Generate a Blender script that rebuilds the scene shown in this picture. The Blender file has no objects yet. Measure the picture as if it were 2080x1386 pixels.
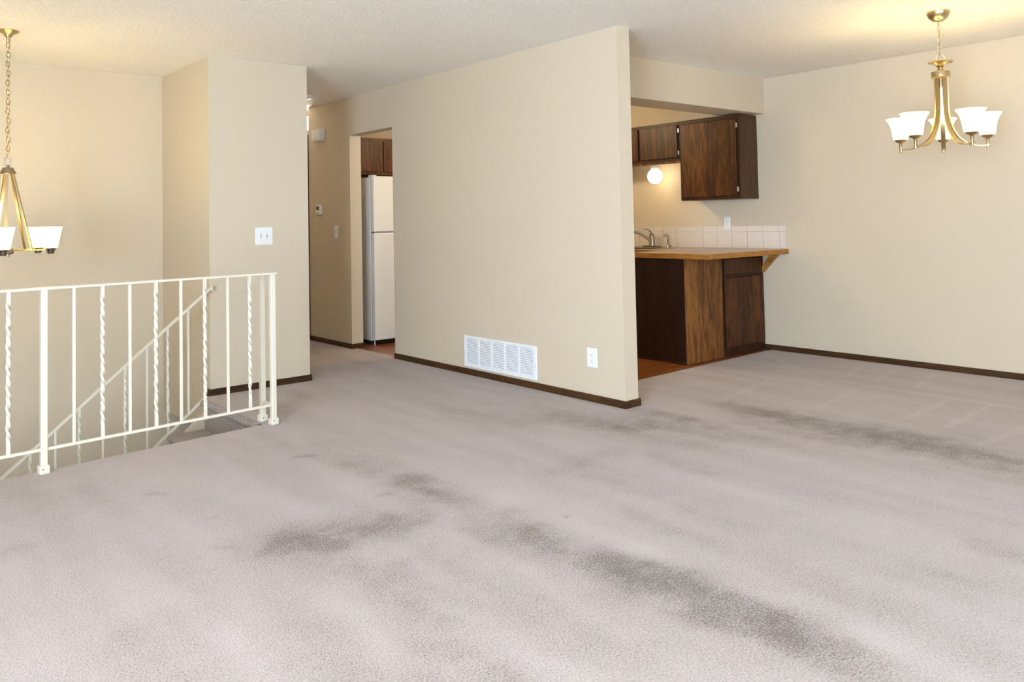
import bpy, bmesh, math, random
import numpy as np
from mathutils import Vector, Matrix

scene = bpy.context.scene
COL = scene.collection
random.seed(7)

# ------------------------------------------------------------------ camera
cam_data = bpy.data.cameras.new('camera')
cam = bpy.data.objects.new('camera', cam_data)
COL.objects.link(cam)
CAM_R = Vector((0.76454665, -0.64423914, -0.0205995))
CAM_U = Vector((-0.00750984, -0.04085958, 0.99913668))
CAM_F = Vector((0.64452464, 0.7637319, 0.03607719))
m = Matrix.Identity(4)
for i in range(3):
    m[i][0], m[i][1], m[i][2] = CAM_R[i], CAM_U[i], -CAM_F[i]
m[2][3] = 1.198
cam.matrix_world = m
cam_data.sensor_fit = 'HORIZONTAL'
cam_data.sensor_width = 36.0
cam_data.lens = 1633.22 / 2080 * 36
cam_data.shift_x = 0.0
cam_data.shift_y = (390.46 - 693.0) / 2080
cam_data.clip_start = 0.05
scene.camera = cam

# ------------------------------------------------------------------ world, daylight, exposure
world = bpy.data.worlds.new('world')
scene.world = world
world.use_nodes = True
wn = world.node_tree.nodes
wn['Background'].inputs[0].default_value = (0.78, 0.88, 1.0, 1)
wn['Background'].inputs[1].default_value = 1.2

def area(name, loc, direction, sx, sy, power, color):
    l = bpy.data.lights.new(name, 'AREA')
    l.shape = 'RECTANGLE'; l.size = sx; l.size_y = sy
    l.energy = power; l.color = color
    o = bpy.data.objects.new(name, l); COL.objects.link(o)
    o.location = loc
    o.rotation_euler = Vector(direction).to_track_quat('-Z', 'Z').to_euler()
    return o
# daylight entering through the two windows behind the camera
DAY = (0.62, 0.79, 1.0)
area('daylight_side_window', (-2.95, -0.70, 1.35), (1, 0.10, 0.10), 3.2, 1.6, 900, DAY)
area('daylight_back_window', (1.3, -3.15, 1.25), (0, 1, 0.1), 3.2, 1.6, 130, DAY)

sun_l = bpy.data.lights.new('bounce_sun', 'SUN'); sun_l.energy = 190; sun_l.color = (1.0, 0.93, 0.82); sun_l.angle = 0.01  # added to brighten the ceiling by bounce off the unseen floor
bounce_sun = bpy.data.objects.new('bounce_sun', sun_l); COL.objects.link(bounce_sun)
bounce_sun.rotation_euler = Vector((0.62, -0.18, -0.78)).to_track_quat('-Z', 'Z').to_euler()

scene.view_settings.view_transform = 'Standard'
scene.view_settings.look = 'None'
scene.view_settings.exposure = 0.03
scene.view_settings.gamma = 1.0
scene.view_settings.use_curve_mapping = False

# ------------------------------------------------------------------ mesh builder
class MB:
    def __init__(s): s.v = []; s.f = []
    def add(s, vs, fs):
        b = len(s.v)
        s.v += [tuple(p) for p in vs]
        s.f += [tuple(b + i for i in f) for f in fs]
        return s
    def box(s, x0, x1, y0, y1, z0, z1):
        v = [(x, y, z) for z in (z0, z1) for y in (y0, y1) for x in (x0, x1)]
        return s.add(v, [(0, 2, 3, 1), (4, 5, 7, 6), (0, 1, 5, 4), (2, 6, 7, 3), (0, 4, 6, 2), (1, 3, 7, 5)])
    def prism(s, pts, axis, a, b):
        n = len(pts)
        def P(p, t):
            if axis == 'x': return (t, p[0], p[1])
            if axis == 'y': return (p[0], t, p[1])
            return (p[0], p[1], t)
        v = [P(p, a) for p in pts] + [P(p, b) for p in pts]
        return s.add(v, [tuple(range(n))[::-1], tuple(range(n, 2 * n))] + [(i, (i + 1) % n, n + (i + 1) % n, n + i) for i in range(n)])
    def lathe(s, prof, n=24, c=(0, 0, 0), cap=True):
        v = []
        for r, z in prof:
            for k in range(n):
                a = 2 * math.pi * k / n
                v.append((c[0] + r * math.cos(a), c[1] + r * math.sin(a), c[2] + z))
        f = []
        for i in range(len(prof) - 1):
            for k in range(n):
                k2 = (k + 1) % n
                f.append((i * n + k, i * n + k2, (i + 1) * n + k2, (i + 1) * n + k))
        if cap:
            f.append(tuple(range(n))[::-1]); f.append(tuple((len(prof) - 1) * n + k for k in range(n)))
        return s.add(v, f)
    def sweep(s, path, sec, closed=False, up=(0, 0, 1), twist=None, scale=None):
        """sec: list of (u,v) offsets; u along side vector, v along the frame's up."""
        path = [Vector(p) for p in path]; n = len(path); ns = len(sec); v = []
        up = Vector(up)
        for i, p in enumerate(path):
            if closed: t = path[(i + 1) % n] - path[i - 1]
            else: t = path[min(i + 1, n - 1)] - path[max(i - 1, 0)]
            t.normalize()
            side = t.cross(up)
            if side.length < 1e-4: side = t.cross(Vector((1, 0, 0)))
            side.normalize(); w = side.cross(t).normalized()
            a = twist[i] if twist else 0
            k = scale[i] if scale else 1
            for (x, y) in sec:
                x2 = (x * math.cos(a) - y * math.sin(a)) * k; y2 = (x * math.sin(a) + y * math.cos(a)) * k
                v.append(p + side * x2 + w * y2)
        f = []
        for i in range(n if closed else n - 1):
            j = (i + 1) % n
            for k in range(ns):
                k2 = (k + 1) % ns
                f.append((i * ns + k, i * ns + k2, j * ns + k2, j * ns + k))
        if not closed:
            f.append(tuple(range(ns))[::-1]); f.append(tuple((n - 1) * ns + k for k in range(ns)))
        return s.add(v, f)
    def tube(s, path, r, n=8, **kw):
        return s.sweep(path, [(r * math.cos(2 * math.pi * k / n), r * math.sin(2 * math.pi * k / n)) for k in range(n)], **kw)
    def mesh(s, name, mat, smooth=False, bevel=0.0, seg=1):
        me = bpy.data.meshes.new(name)
        me.from_pydata(s.v, [], s.f)
        bm = bmesh.new(); bm.from_mesh(me)
        bmesh.ops.recalc_face_normals(bm, faces=bm.faces)
        if bevel > 0:
            ed = [e for e in bm.edges if len(e.link_faces) == 2 and e.calc_face_angle(0) > 0.6]
            bmesh.ops.bevel(bm, geom=ed, offset=bevel, segments=seg, affect='EDGES', profile=0.5, clamp_overlap=True)
        bm.to_mesh(me); bm.free()
        if mat: me.materials.append(mat)
        if smooth:
            for p in me.polygons: p.use_smooth = True
            try: me.set_sharp_from_angle(angle=math.radians(38))
            except Exception: pass
        return me
    def build(s, name, mat, parent=None, **kw):
        return link(name, s.mesh(name, mat, **kw), parent)

def link(name, me, parent=None):
    o = bpy.data.objects.new(name, me); COL.objects.link(o)
    if parent is not None: o.parent = parent
    return o
def box(name, mat, dims, parent=None, **kw):
    return MB().box(*dims).build(name, mat, parent, **kw)
def tag(o, label, cat, group=None):
    o['label'] = label; o['category'] = cat
    if group: o['group'] = group
    return o
def thing(name, label, cat, loc=(0, 0, 0), rz=0.0, group=None):
    o = bpy.data.objects.new(name, None); COL.objects.link(o)
    o.location = loc; o.rotation_euler = (0, 0, rz); o.empty_display_size = 0.1
    return tag(o, label, cat, group)
def struct(o):
    o['kind'] = 'structure'; return o
def lamp(name, loc, power, color, radius, parent=None):
    l = bpy.data.lights.new(name, 'POINT'); l.energy = power; l.color = color; l.shadow_soft_size = radius
    o = bpy.data.objects.new(name, l); COL.objects.link(o); o.location = loc
    if parent is not None: o.parent = parent
    return o

# ------------------------------------------------------------------ materials
def new_mat(name):
    mt = bpy.data.materials.new(name); mt.use_nodes = True
    nt = mt.node_tree; b = nt.nodes['Principled BSDF']
    return mt, nt, b
def N(nt, kind, **kw):
    n = nt.nodes.new(kind)
    for k, v in kw.items(): setattr(n, k, v)
    return n
def L(nt, a, b): nt.links.new(a, b)
def val(sock, v): sock.default_value = v
def ramp(nt, stops):
    r = N(nt, 'ShaderNodeValToRGB')
    e = r.color_ramp.elements
    while len(e) < len(stops): e.new(0.5)
    for el, (p, c) in zip(e, stops): el.position = p; el.color = (*c, 1)
    return r
def coords(nt, scale=(1, 1, 1), rnd=False):
    tc = N(nt, 'ShaderNodeTexCoord'); mp = N(nt, 'ShaderNodeMapping'); val(mp.inputs['Scale'], scale)
    if rnd:
        oi = N(nt, 'ShaderNodeObjectInfo'); mu = N(nt, 'ShaderNodeVectorMath', operation='SCALE')
        cb = N(nt, 'ShaderNodeCombineXYZ')
        L(nt, oi.outputs['Random'], cb.inputs[0]); L(nt, oi.outputs['Random'], cb.inputs[1]); L(nt, oi.outputs['Random'], cb.inputs[2])
        L(nt, cb.outputs[0], mu.inputs[0]); val(mu.inputs['Scale'], 37.0)
        ad = N(nt, 'ShaderNodeVectorMath', operation='ADD')
        L(nt, tc.outputs['Object'], ad.inputs[0]); L(nt, mu.outputs[0], ad.inputs[1]); L(nt, ad.outputs[0], mp.inputs[0])
    else:
        L(nt, tc.outputs['Object'], mp.inputs[0])
    return mp.outputs[0]
def plain(name, col, rough=0.5, metal=0.0, spec=0.5, bump=None):
    mt, nt, b = new_mat(name)
    val(b.inputs['Base Color'], (*col, 1)); val(b.inputs['Roughness'], rough); val(b.inputs['Metallic'], metal)
    val(b.inputs['Specular IOR Level'], spec)
    n = N(nt, 'ShaderNodeTexNoise'); L(nt, coords(nt), n.inputs['Vector'])
    val(n.inputs['Scale'], bump[0] if bump else 60.0); val(n.inputs['Detail'], 2.0)
    # faint tonal mottling, and relief where asked
    hs = N(nt, 'ShaderNodeMix', data_type='RGBA'); val(hs.inputs[6], (*[c * 0.96 for c in col], 1)); val(hs.inputs[7], (*[min(1, c * 1.03) for c in col], 1))
    L(nt, n.outputs['Fac'], hs.inputs[0]); L(nt, hs.outputs[2], b.inputs['Base Color'])
    if bump:
        bp = N(nt, 'ShaderNodeBump'); val(bp.inputs['Strength'], bump[1]); val(bp.inputs['Distance'], bump[2])
        L(nt, n.outputs['Fac'], bp.inputs['Height']); L(nt, bp.outputs[0], b.inputs['Normal'])
    return mt
def glow(name, col, strength):
    mt, nt, b = new_mat(name)
    val(b.inputs['Base Color'], (0.9, 0.88, 0.84, 1)); val(b.inputs['Roughness'], 0.35)
    val(b.inputs['Emission Color'], (*col, 1)); val(b.inputs['Emission Strength'], strength)
    lw = N(nt, 'ShaderNodeTexNoise'); val(lw.inputs['Scale'], 6.0)
    L(nt, coords(nt), lw.inputs['Vector'])
    rp = ramp(nt, [(0.0, tuple(c * 0.93 for c in col)), (1.0, col)]); L(nt, lw.outputs['Fac'], rp.inputs[0]); L(nt, rp.outputs[0], b.inputs['Emission Color'])
    return mt
def wood(name, dark, mid, light, scale=1.0, rough=0.42, axis='z', contrast=1.0, stretch=0.09):
    mt, nt, b = new_mat(name)
    st = {'z': (1, 1, stretch), 'x': (stretch, 1, 1), 'y': (1, stretch, 1)}[axis]
    v = coords(nt, tuple(s * scale for s in st), rnd=True)
    w1 = N(nt, 'ShaderNodeTexNoise'); L(nt, v, w1.inputs['Vector']); val(w1.inputs['Scale'], 9.0); val(w1.inputs['Detail'], 3.0); val(w1.inputs['Distortion'], 1.2)
    ml = N(nt, 'ShaderNodeMath', operation='MULTIPLY'); L(nt, w1.outputs['Fac'], ml.inputs[0]); val(ml.inputs[1], 9.0)
    fr = N(nt, 'ShaderNodeMath', operation='PINGPONG'); L(nt, ml.outputs[0], fr.inputs[0]); val(fr.inputs[1], 1.0)
    fine = N(nt, 'ShaderNodeTexNoise'); L(nt, v, fine.inputs['Vector']); val(fine.inputs['Scale'], 130.0); val(fine.inputs['Detail'], 3.0)
    broad = N(nt, 'ShaderNodeTexNoise'); L(nt, v, broad.inputs['Vector']); val(broad.inputs['Scale'], 5.0); val(broad.inputs['Detail'], 2.0)
    a1 = N(nt, 'ShaderNodeMath', operation='MULTIPLY_ADD'); L(nt, fr.outputs[0], a1.inputs[0]); val(a1.inputs[1], 0.30 * contrast); L(nt, fine.outputs['Fac'], a1.inputs[2])
    a2 = N(nt, 'ShaderNodeMath', operation='MULTIPLY_ADD'); L(nt, broad.outputs['Fac'], a2.inputs[0]); val(a2.inputs[1], 0.8); L(nt, a1.outputs[0], a2.inputs[2])
    rp = ramp(nt, [(0.0, dark), (0.5, mid), (1.0, light)])
    mr = N(nt, 'ShaderNodeMapRange'); val(mr.inputs[1], 0.65); val(mr.inputs[2], 1.45); L(nt, a2.outputs[0], mr.inputs[0]); L(nt, mr.outputs[0], rp.inputs[0])
    L(nt, rp.outputs[0], b.inputs['Base Color'])
    val(b.inputs['Roughness'], rough); val(b.inputs['Specular IOR Level'], 0.22)
    bp = N(nt, 'ShaderNodeBump'); val(bp.inputs['Strength'], 0.15); val(bp.inputs['Distance'], 0.001)
    L(nt, fine.outputs['Fac'], bp.inputs['Height']); L(nt, bp.outputs[0], b.inputs['Normal'])
    return mt

M = {}
M['wall'] = plain('painted_drywall', (0.580, 0.498, 0.372), 0.75, spec=0.25, bump=(140.0, 0.05, 0.002))
M['white_plastic'] = plain('white_plastic', (0.78, 0.78, 0.76), 0.35)
M['white_enamel'] = plain('white_enamel', (0.78, 0.76, 0.70), 0.3)
M['cream_iron'] = plain('cream_painted_iron', (0.70, 0.65, 0.53), 0.32)
M['vent_white'] = plain('white_painted_steel', (0.80, 0.82, 0.84), 0.4)
M['dark'] = plain('black_parts_and_shade', (0.012, 0.010, 0.010), 0.8)  # black parts, and painted shade inside the vent and sink
M['slot_grey'] = plain('grey_slot', (0.10, 0.10, 0.10), 0.6)
M['grey_plastic'] = plain('grey_plastic', (0.36, 0.35, 0.34), 0.5)
M['screen'] = plain('thermostat_screen', (0.09, 0.08, 0.07), 0.25)
M['brass'] = plain('brushed_brass', (0.56, 0.44, 0.24), 0.30, metal=1.0)
M['nickel'] = plain('brushed_nickel', (0.36, 0.30, 0.22), 0.28, metal=1.0)
M['steel'] = plain('stainless_steel', (0.55, 0.52, 0.48), 0.28, metal=1.0)
M['chrome'] = plain('hinge_metal', (0.60, 0.58, 0.54), 0.3, metal=1.0)
M['cabinet'] = wood('dark_stained_oak', (0.015, 0.0045, 0.0012), (0.052, 0.0155, 0.0030), (0.135, 0.043, 0.0070), 1.0, contrast=1.3)
M['cabinet_frame'] = wood('dark_stained_frame', (0.012, 0.004, 0.002), (0.032, 0.011, 0.004), (0.065, 0.024, 0.008), 1.3)
M['oak_panel'] = wood('brown_oak_panel', (0.036, 0.012, 0.003), (0.120, 0.043, 0.010), (0.240, 0.098, 0.023), 1.0, contrast=1.5, stretch=0.11)
M['dark_panel'] = wood('dark_veneer_panel', (0.008, 0.003, 0.0015), (0.018, 0.006, 0.003), (0.036, 0.013, 0.005), 0.8)
M['side_panel'] = wood('brown_side_panel', (0.050, 0.026, 0.012), (0.066, 0.034, 0.016), (0.085, 0.045, 0.021), 0.8)
M['oak_edge'] = wood('golden_oak_edge', (0.20, 0.080, 0.014), (0.34, 0.145, 0.028), (0.50, 0.245, 0.060), 1.2, axis='x')
M['oak_edge_y'] = wood('golden_oak_edge_y', (0.20, 0.080, 0.014), (0.34, 0.145, 0.028), (0.50, 0.245, 0.060), 1.2, axis='y')
M['base_wood'] = wood('dark_baseboard_wood', (0.024, 0.010, 0.003), (0.052, 0.022, 0.007), (0.090, 0.040, 0.013), 1.0, axis='y', rough=0.55)
M['base_wood_x'] = wood('dark_baseboard_wood_x', (0.024, 0.010, 0.003), (0.052, 0.022, 0.007), (0.090, 0.040, 0.013), 1.0, axis='x', rough=0.55)
M['plank'] = wood('red_brown_plank', (0.100, 0.030, 0.007), (0.210, 0.068, 0.016), (0.340, 0.130, 0.034), 1.0, axis='x', rough=0.30)
M['laminate'] = plain('tan_laminate', (0.50, 0.36, 0.26), 0.28, spec=0.5, bump=(300, 0.02, 0.001))
M['tile'] = plain('white_glazed_tile', (0.66, 0.60, 0.53), 0.18, spec=0.5)
M['grout'] = plain('cream_grout', (0.62, 0.56, 0.48), 0.8)
M['shade_bell'] = glow('lit_bell_shade', (1.0, 0.73, 0.22), 4.5)
M['shade_square'] = glow('lit_square_shade', (1.0, 0.73, 0.22), 10.0)
M['bulb'] = glow('lit_bulb', (1.0, 0.85, 0.6), 4.0); M['bulb'].cycles.emission_sampling = 'NONE'
M['hall_glass'] = glow('lit_hall_glass', (1.0, 0.91, 0.80), 260.0)
M['globe'] = glow('lit_globe', (1.0, 0.80, 0.50), 15.0)

def carpet_mat(name, attr=True):
    mt, nt, b = new_mat(name)
    v = coords(nt)
    base_l, base_d = (0.470, 0.405, 0.385), (0.120, 0.084, 0.058)
    # tuft scale mottling
    n1 = N(nt, 'ShaderNodeTexNoise'); val(n1.inputs['Scale'], 150.0); val(n1.inputs['Detail'], 2.0); val(n1.inputs['Roughness'], 0.65); val(n1.inputs['Distortion'], 0.4); L(nt, v, n1.inputs['Vector'])
    n2 = N(nt, 'ShaderNodeTexNoise'); val(n2.inputs['Scale'], 7.0); val(n2.inputs['Detail'], 3.0); val(n2.inputs['Roughness'], 0.65); L(nt, v, n2.inputs['Vector'])
    stripe = N(nt, 'ShaderNodeTexNoise'); val(stripe.inputs['Scale'], 3.2); val(stripe.inputs['Detail'], 1.0)
    L(nt, coords(nt, (1.6, 0.28, 1)), stripe.inputs['Vector'])  # broad vacuum bands: sheen of the leaning pile painted as tone
    # soil tone amount: stains plus painted pile sheen of vacuum tracks
    amt = N(nt, 'ShaderNodeMath', operation='ADD')
    if attr:
        at = N(nt, 'ShaderNodeAttribute'); at.attribute_name = 'soil_sheen'
        mo = N(nt, 'ShaderNodeMapRange'); L(nt, n2.outputs['Fac'], mo.inputs[0]); val(mo.inputs[1], 0.30); val(mo.inputs[2], 0.70); val(mo.inputs[3], 0.55); val(mo.inputs[4], 1.35)
        mm = N(nt, 'ShaderNodeMath', operation='MULTIPLY'); L(nt, at.outputs['Fac'], mm.inputs[0]); L(nt, mo.outputs[0], mm.inputs[1])
        L(nt, mm.outputs[0], amt.inputs[0])
    sr = N(nt, 'ShaderNodeMapRange'); L(nt, stripe.outputs['Fac'], sr.inputs[0]); val(sr.inputs[1], 0.35); val(sr.inputs[2], 0.65); val(sr.inputs[3], 0.02); val(sr.inputs[4], 0.22)
    L(nt, sr.outputs[0], amt.inputs[1])
    a2 = N(nt, 'ShaderNodeMath', operation='MULTIPLY_ADD'); L(nt, n2.outputs['Fac'], a2.inputs[0]); val(a2.inputs[1], 0.22); L(nt, amt.outputs[0], a2.inputs[2])
    # shade in the gaps between tufts, painted into the colour
    gp = N(nt, 'ShaderNodeMapRange'); L(nt, n1.outputs['Fac'], gp.inputs[0]); val(gp.inputs[1], 0.30); val(gp.inputs[2], 0.62); val(gp.inputs[3], 0.42); val(gp.inputs[4], -0.10)
    gs = N(nt, 'ShaderNodeMath', operation='MULTIPLY_ADD'); L(nt, a2.outputs[0], gs.inputs[0]); val(gs.inputs[1], 1.1); val(gs.inputs[2], 0.70)
    gm = N(nt, 'ShaderNodeMath', operation='MULTIPLY'); L(nt, gp.outputs[0], gm.inputs[0]); L(nt, gs.outputs[0], gm.inputs[1])
    a3 = N(nt, 'ShaderNodeMath', operation='MULTIPLY_ADD'); L(nt, a2.outputs[0], a3.inputs[0]); val(a3.inputs[1], 0.62); L(nt, gm.outputs[0], a3.inputs[2])
    rp = ramp(nt, [(0.0, base_l), (0.5, (0.318, 0.260, 0.228)), (1.0, base_d)]); L(nt, a3.outputs[0], rp.inputs[0])
    L(nt, rp.outputs[0], b.inputs['Base Color'])
    val(b.inputs['Roughness'], 0.95); val(b.inputs['Specular IOR Level'], 0.1)
    val(b.inputs['Sheen Weight'], 0.25); val(b.inputs['Sheen Roughness'], 0.6)
    bp = N(nt, 'ShaderNodeBump'); val(bp.inputs['Strength'], 0.7); val(bp.inputs['Distance'], 0.006)
    L(nt, n1.outputs['Fac'], bp.inputs['Height']); L(nt, bp.outputs[0], b.inputs['Normal'])
    return mt
M['carpet'] = carpet_mat('beige_cut_pile_carpet')
M['carpet_stair'] = carpet_mat('beige_stair_carpet', False)

def ceiling_mat():
    mt, nt, b = new_mat('textured_ceiling')
    v = coords(nt)
    n = N(nt, 'ShaderNodeTexNoise'); val(n.inputs['Scale'], 48.0); val(n.inputs['Detail'], 3.0); val(n.inputs['Roughness'], 0.6); L(nt, v, n.inputs['Vector'])
    r = ramp(nt, [(0.40, (0, 0, 0)), (0.62, (1, 1, 1))]); L(nt, n.outputs['Fac'], r.inputs[0])
    c = ramp(nt, [(0.0, (0.87, 0.83, 0.76)), (1.0, (0.93, 0.89, 0.82))]); L(nt, r.outputs[0], c.inputs[0])
    L(nt, c.outputs[0], b.inputs['Base Color']); val(b.inputs['Roughness'], 0.9); val(b.inputs['Specular IOR Level'], 0.1)
    bp = N(nt, 'ShaderNodeBump'); val(bp.inputs['Strength'], 0.55); val(bp.inputs['Distance'], 0.005)
    L(nt, r.outputs[0], bp.inputs['Height']); L(nt, bp.outputs[0], b.inputs['Normal'])
    return mt
M['ceiling'] = ceiling_mat()

# ------------------------------------------------------------------ dimensions (metres, camera stands over the origin)
H = 2.44
XC, TC, YE = 3.831, 0.122, 3.470          # long partition: face, thickness, free end
YD0, YD1, ZD = 6.196, 6.976, 2.068        # kitchen doorway in it
XR = 6.436                                # right wall
YH, ZH = 4.06, 2.123                      # kitchen header
X1, XB, YB, YF = 2.056, 2.822, 5.807, 6.872   # closet block and stair wall
XL, YK = -3.0, -3.2                       # walls behind the camera
YHALL = 9.2
YKIT = 7.72                               # kitchen end wall
HB = 0.046
XN = 1.955                                # nosing of the top stair

# ------------------------------------------------------------------ walls, ceiling
w = MB()
w.box(XC, XC + TC, YE, YD0, 0, H); w.box(XC, XC + TC, YD0, YD1, ZD, H); w.box(XC, XC + TC, YD1, 7.86, 0, H)
struct(w.build('wall_center', M['wall']))
struct(box('wall_right', M['wall'], (XR, XR + 0.15, YK - 0.15, YKIT + 0.15, -0.1, H)))
struct(box('wall_header', M['wall'], (XC + TC, XR, YH, YH + 0.30, ZH, H)))
w = MB()
w.box(X1, XB, YB, YB + 0.11, 0, H); w.box(XB - 0.11, XB, YB + 0.11, YHALL, 0, H)
w.box(X1, X1 + 0.11, YB + 0.11, YF, -0.265, H)
struct(w.build('wall_closet', M['wall']))
struct(box('wall_stair', M['wall'], (XL, 4.2, YF, YF + 0.12, -2.75, H)) if False else
       MB().box(XL, X1 + 0.11, YF, YF + 0.12, -2.75, H).box(X1 + 0.11, 4.2, YF, YF + 0.12, -2.75, -0.265).build('wall_stair', M['wall']))
struct(box('wall_kitchen', M['wall'], (XC + TC, XR, YKIT, YKIT + 0.12, 0, H)))
w = MB(); w.box(XB - 0.11, 5.2, YHALL, YHALL + 0.12, 0, H); w.box(XC + TC, 5.2, 7.84, 7.90, 0, H) ; w.box(5.08, 5.2, 7.90, YHALL, 0, H)
struct(w.build('wall_hall', M['wall']))
# walls behind the camera with their window openings
w = MB()
w.box(XL - 0.15, XR + 0.15, YK - 0.15, YK, 0, 0.40); w.box(XL - 0.15, XR + 0.15, YK - 0.15, YK, 2.10, H)
w.box(XL - 0.15, -0.4, YK - 0.15, YK, 0.40, 2.10); w.box(3.0, XR + 0.15, YK - 0.15, YK, 0.40, 2.10)
struct(w.build('wall_back', M['wall']))
w = MB()
w.box(XL - 0.15, XL, YK, YF, -2.75, 0.55); w.box(XL - 0.15, XL, YK, YF, 2.15, H)
w.box(XL - 0.15, XL, YK, -2.3, 0.55, 2.15); w.box(XL - 0.15, XL, 0.9, YF, 0.55, 2.15)
struct(w.build('wall_left', M['wall']))
w = MB()
w.box(-0.4, 3.0, YK - 0.10, YK - 0.05, 0.40, 0.46); w.box(-0.4, 3.0, YK - 0.10, YK - 0.05, 2.04, 2.10)
for x in (-0.4, 0.72, 1.82, 2.94): w.box(x, x + 0.06, YK - 0.10, YK - 0.05, 0.46, 2.04)
struct(w.build('window_1', M['white_plastic']))
w = MB()
w.box(XL - 0.10, XL - 0.05, -2.3, 0.9, 0.55, 0.61); w.box(XL - 0.10, XL - 0.05, -2.3, 0.9, 2.09, 2.15)
for y in (-2.3, -0.73, 0.84): w.box(XL - 0.10, XL - 0.05, y, y + 0.06, 0.61, 2.09)
struct(w.build('window_2', M['white_plastic']))
struct(box('ceiling', M['ceiling'], (XL - 0.15, XR + 0.15, YK - 0.15, YHALL + 0.12, H, H + 0.12)))

# ------------------------------------------------------------------ carpet floor
STAINS = [
    (1.287,2.910,1.554,2.911,0.12,0.7),
    (1.372,2.881,1.751,2.826,0.11,0.85),
    (1.730,2.830,1.731,2.723,0.06,0.4),
    (2.023,3.176,2.082,2.876,0.08,0.6),
    (2.081,3.287,2.064,2.998,0.06,0.4),
    (2.011,3.657,2.042,3.206,0.1,0.35),
    (2.012,4.091,2.062,3.551,0.12,0.2),
    (2.011,2.960,2.011,2.426,0.1,0.35),
    (1.933,2.639,1.910,2.421,0.045,0.4),
    (2.147,2.587,2.057,2.252,0.07,0.5),
    (2.039,2.400,1.987,1.844,0.08,0.6),
    (2.126,2.065,2.161,1.659,0.05,0.75),
    (2.073,1.945,2.164,1.342,0.09,0.85),
    (2.161,1.659,2.145,1.179,0.09,0.7),
    (2.012,1.529,2.042,1.239,0.07,0.45),
    (2.069,1.285,2.158,0.922,0.1,0.35),
    (1.380,2.589,1.224,1.770,0.1,0.4),
    (1.533,2.447,1.357,1.649,0.07,0.6),
    (1.708,2.456,1.679,1.678,0.1,0.25),
    (0.750,2.528,0.809,2.146,0.12,0.3),
    (4.352,3.106,4.318,2.635,0.1,0.7),
    (4.321,2.768,4.281,1.908,0.14,1),
    (4.342,2.118,4.319,1.400,0.14,0.85),
    (4.278,1.784,4.158,1.349,0.1,0.5),
    (3.886,2.745,4.032,2.178,0.15,0.3),
    (3.838,3.360,3.902,3.050,0.07,0.75),
    (3.351,3.600,3.546,3.144,0.13,0.6),
    (3.543,3.179,3.800,2.954,0.13,0.65),
    (3.449,2.750,3.868,2.543,0.12,0.3),
    (3.370,4.243,3.351,3.600,0.1,0.25),
    (2.623,2.827,3.067,2.892,0.06,0.35),
    (2.725,2.699,2.682,1.863,0.04,0.28),
    (2.513,2.240,2.455,1.879,0.05,0.28),
    (3.183,2.695,3.135,2.304,0.04,0.3),
    (2.448,1.442,2.426,1.233,0.12,0.2),
    (2.801,1.215,2.815,1.054,0.06,0.3),
    (3.158,1.160,3.153,1.049,0.05,0.35),
    (1.831,3.949,1.895,3.912,0.015,0.7),
    (1.098,3.874,1.175,3.846,0.015,0.6),
    (1.862,3.146,1.901,3.127,0.015,0.7),
    (1.097,3.081,1.146,3.029,0.012,0.45),
    (1.213,3.400,1.224,3.397,0.008,0.7),
    (1.005,2.867,1.007,2.865,0.006,0.6),
    (2.267,2.390,2.269,2.387,0.006,0.9),
    (3.281,1.574,3.284,1.572,0.006,0.8),
    (0.484,3.586,0.549,3.600,0.06,0.4),
    (0.583,4.321,0.783,4.130,0.2,0.25),
    (3.424,6.942,3.457,6.093,0.15,0.35),
    (3.304,6.154,3.365,5.472,0.12,0.3),
    (2.198,5.027,2.626,5.331,0.15,0.35),
    (3.084,3.699,3.012,4.304,0.12,0.25),
    (1.085,2.221,1.051,1.927,0.1,0.3),
]
STREAKS = [  # vacuum tracks: light on the leaning pile, painted as paler tone
    (1.591,2.505,1.402,1.788,0.05,0.5),
    (1.302,2.478,1.176,1.960,0.05,0.55),
    (1.824,2.177,1.741,1.621,0.03,0.4),
    (2.230,2.752,2.229,1.969,0.06,0.5),
    (2.229,1.969,2.246,1.159,0.07,0.6),
    (2.246,1.159,2.203,0.881,0.06,0.5),
    (2.931,2.766,3.053,1.968,0.05,0.3),
    (0.880,2.371,0.858,2.102,0.06,0.5),
    (2.796,3.528,2.667,2.805,0.05,0.3),
    (4.697,2.643,5.372,2.746,0.012,0.7),
    (4.761,2.159,5.465,2.176,0.014,0.8),
    (4.747,1.922,5.500,1.945,0.014,0.8),
    (5.713,2.992,6.345,3.153,0.01,0.7),
    (5.642,2.755,6.441,2.923,0.012,0.7),
    (5.643,2.467,6.332,2.619,0.012,0.6),
    (5.538,2.938,5.515,2.166,0.015,0.6),
    (5.515,2.166,5.493,1.768,0.015,0.6),
    (4.411,3.186,5.283,3.333,0.014,0.6),
    (4.333,3.698,5.160,3.461,0.01,0.3),
    (4.288,3.767,4.295,3.623,0.01,0.6),
    (6.191,3.947,5.621,3.253,0.02,0.4),
    (5.354,3.766,5.276,3.210,0.02,0.35),
    (5.713,3.601,5.682,3.051,0.015,0.35),
    (4.498,1.657,5.022,1.620,0.015,0.6),
    (4.958,2.946,5.597,3.006,0.012,0.5),
    (5.858,2.025,6.394,2.050,0.012,0.5),
]

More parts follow.
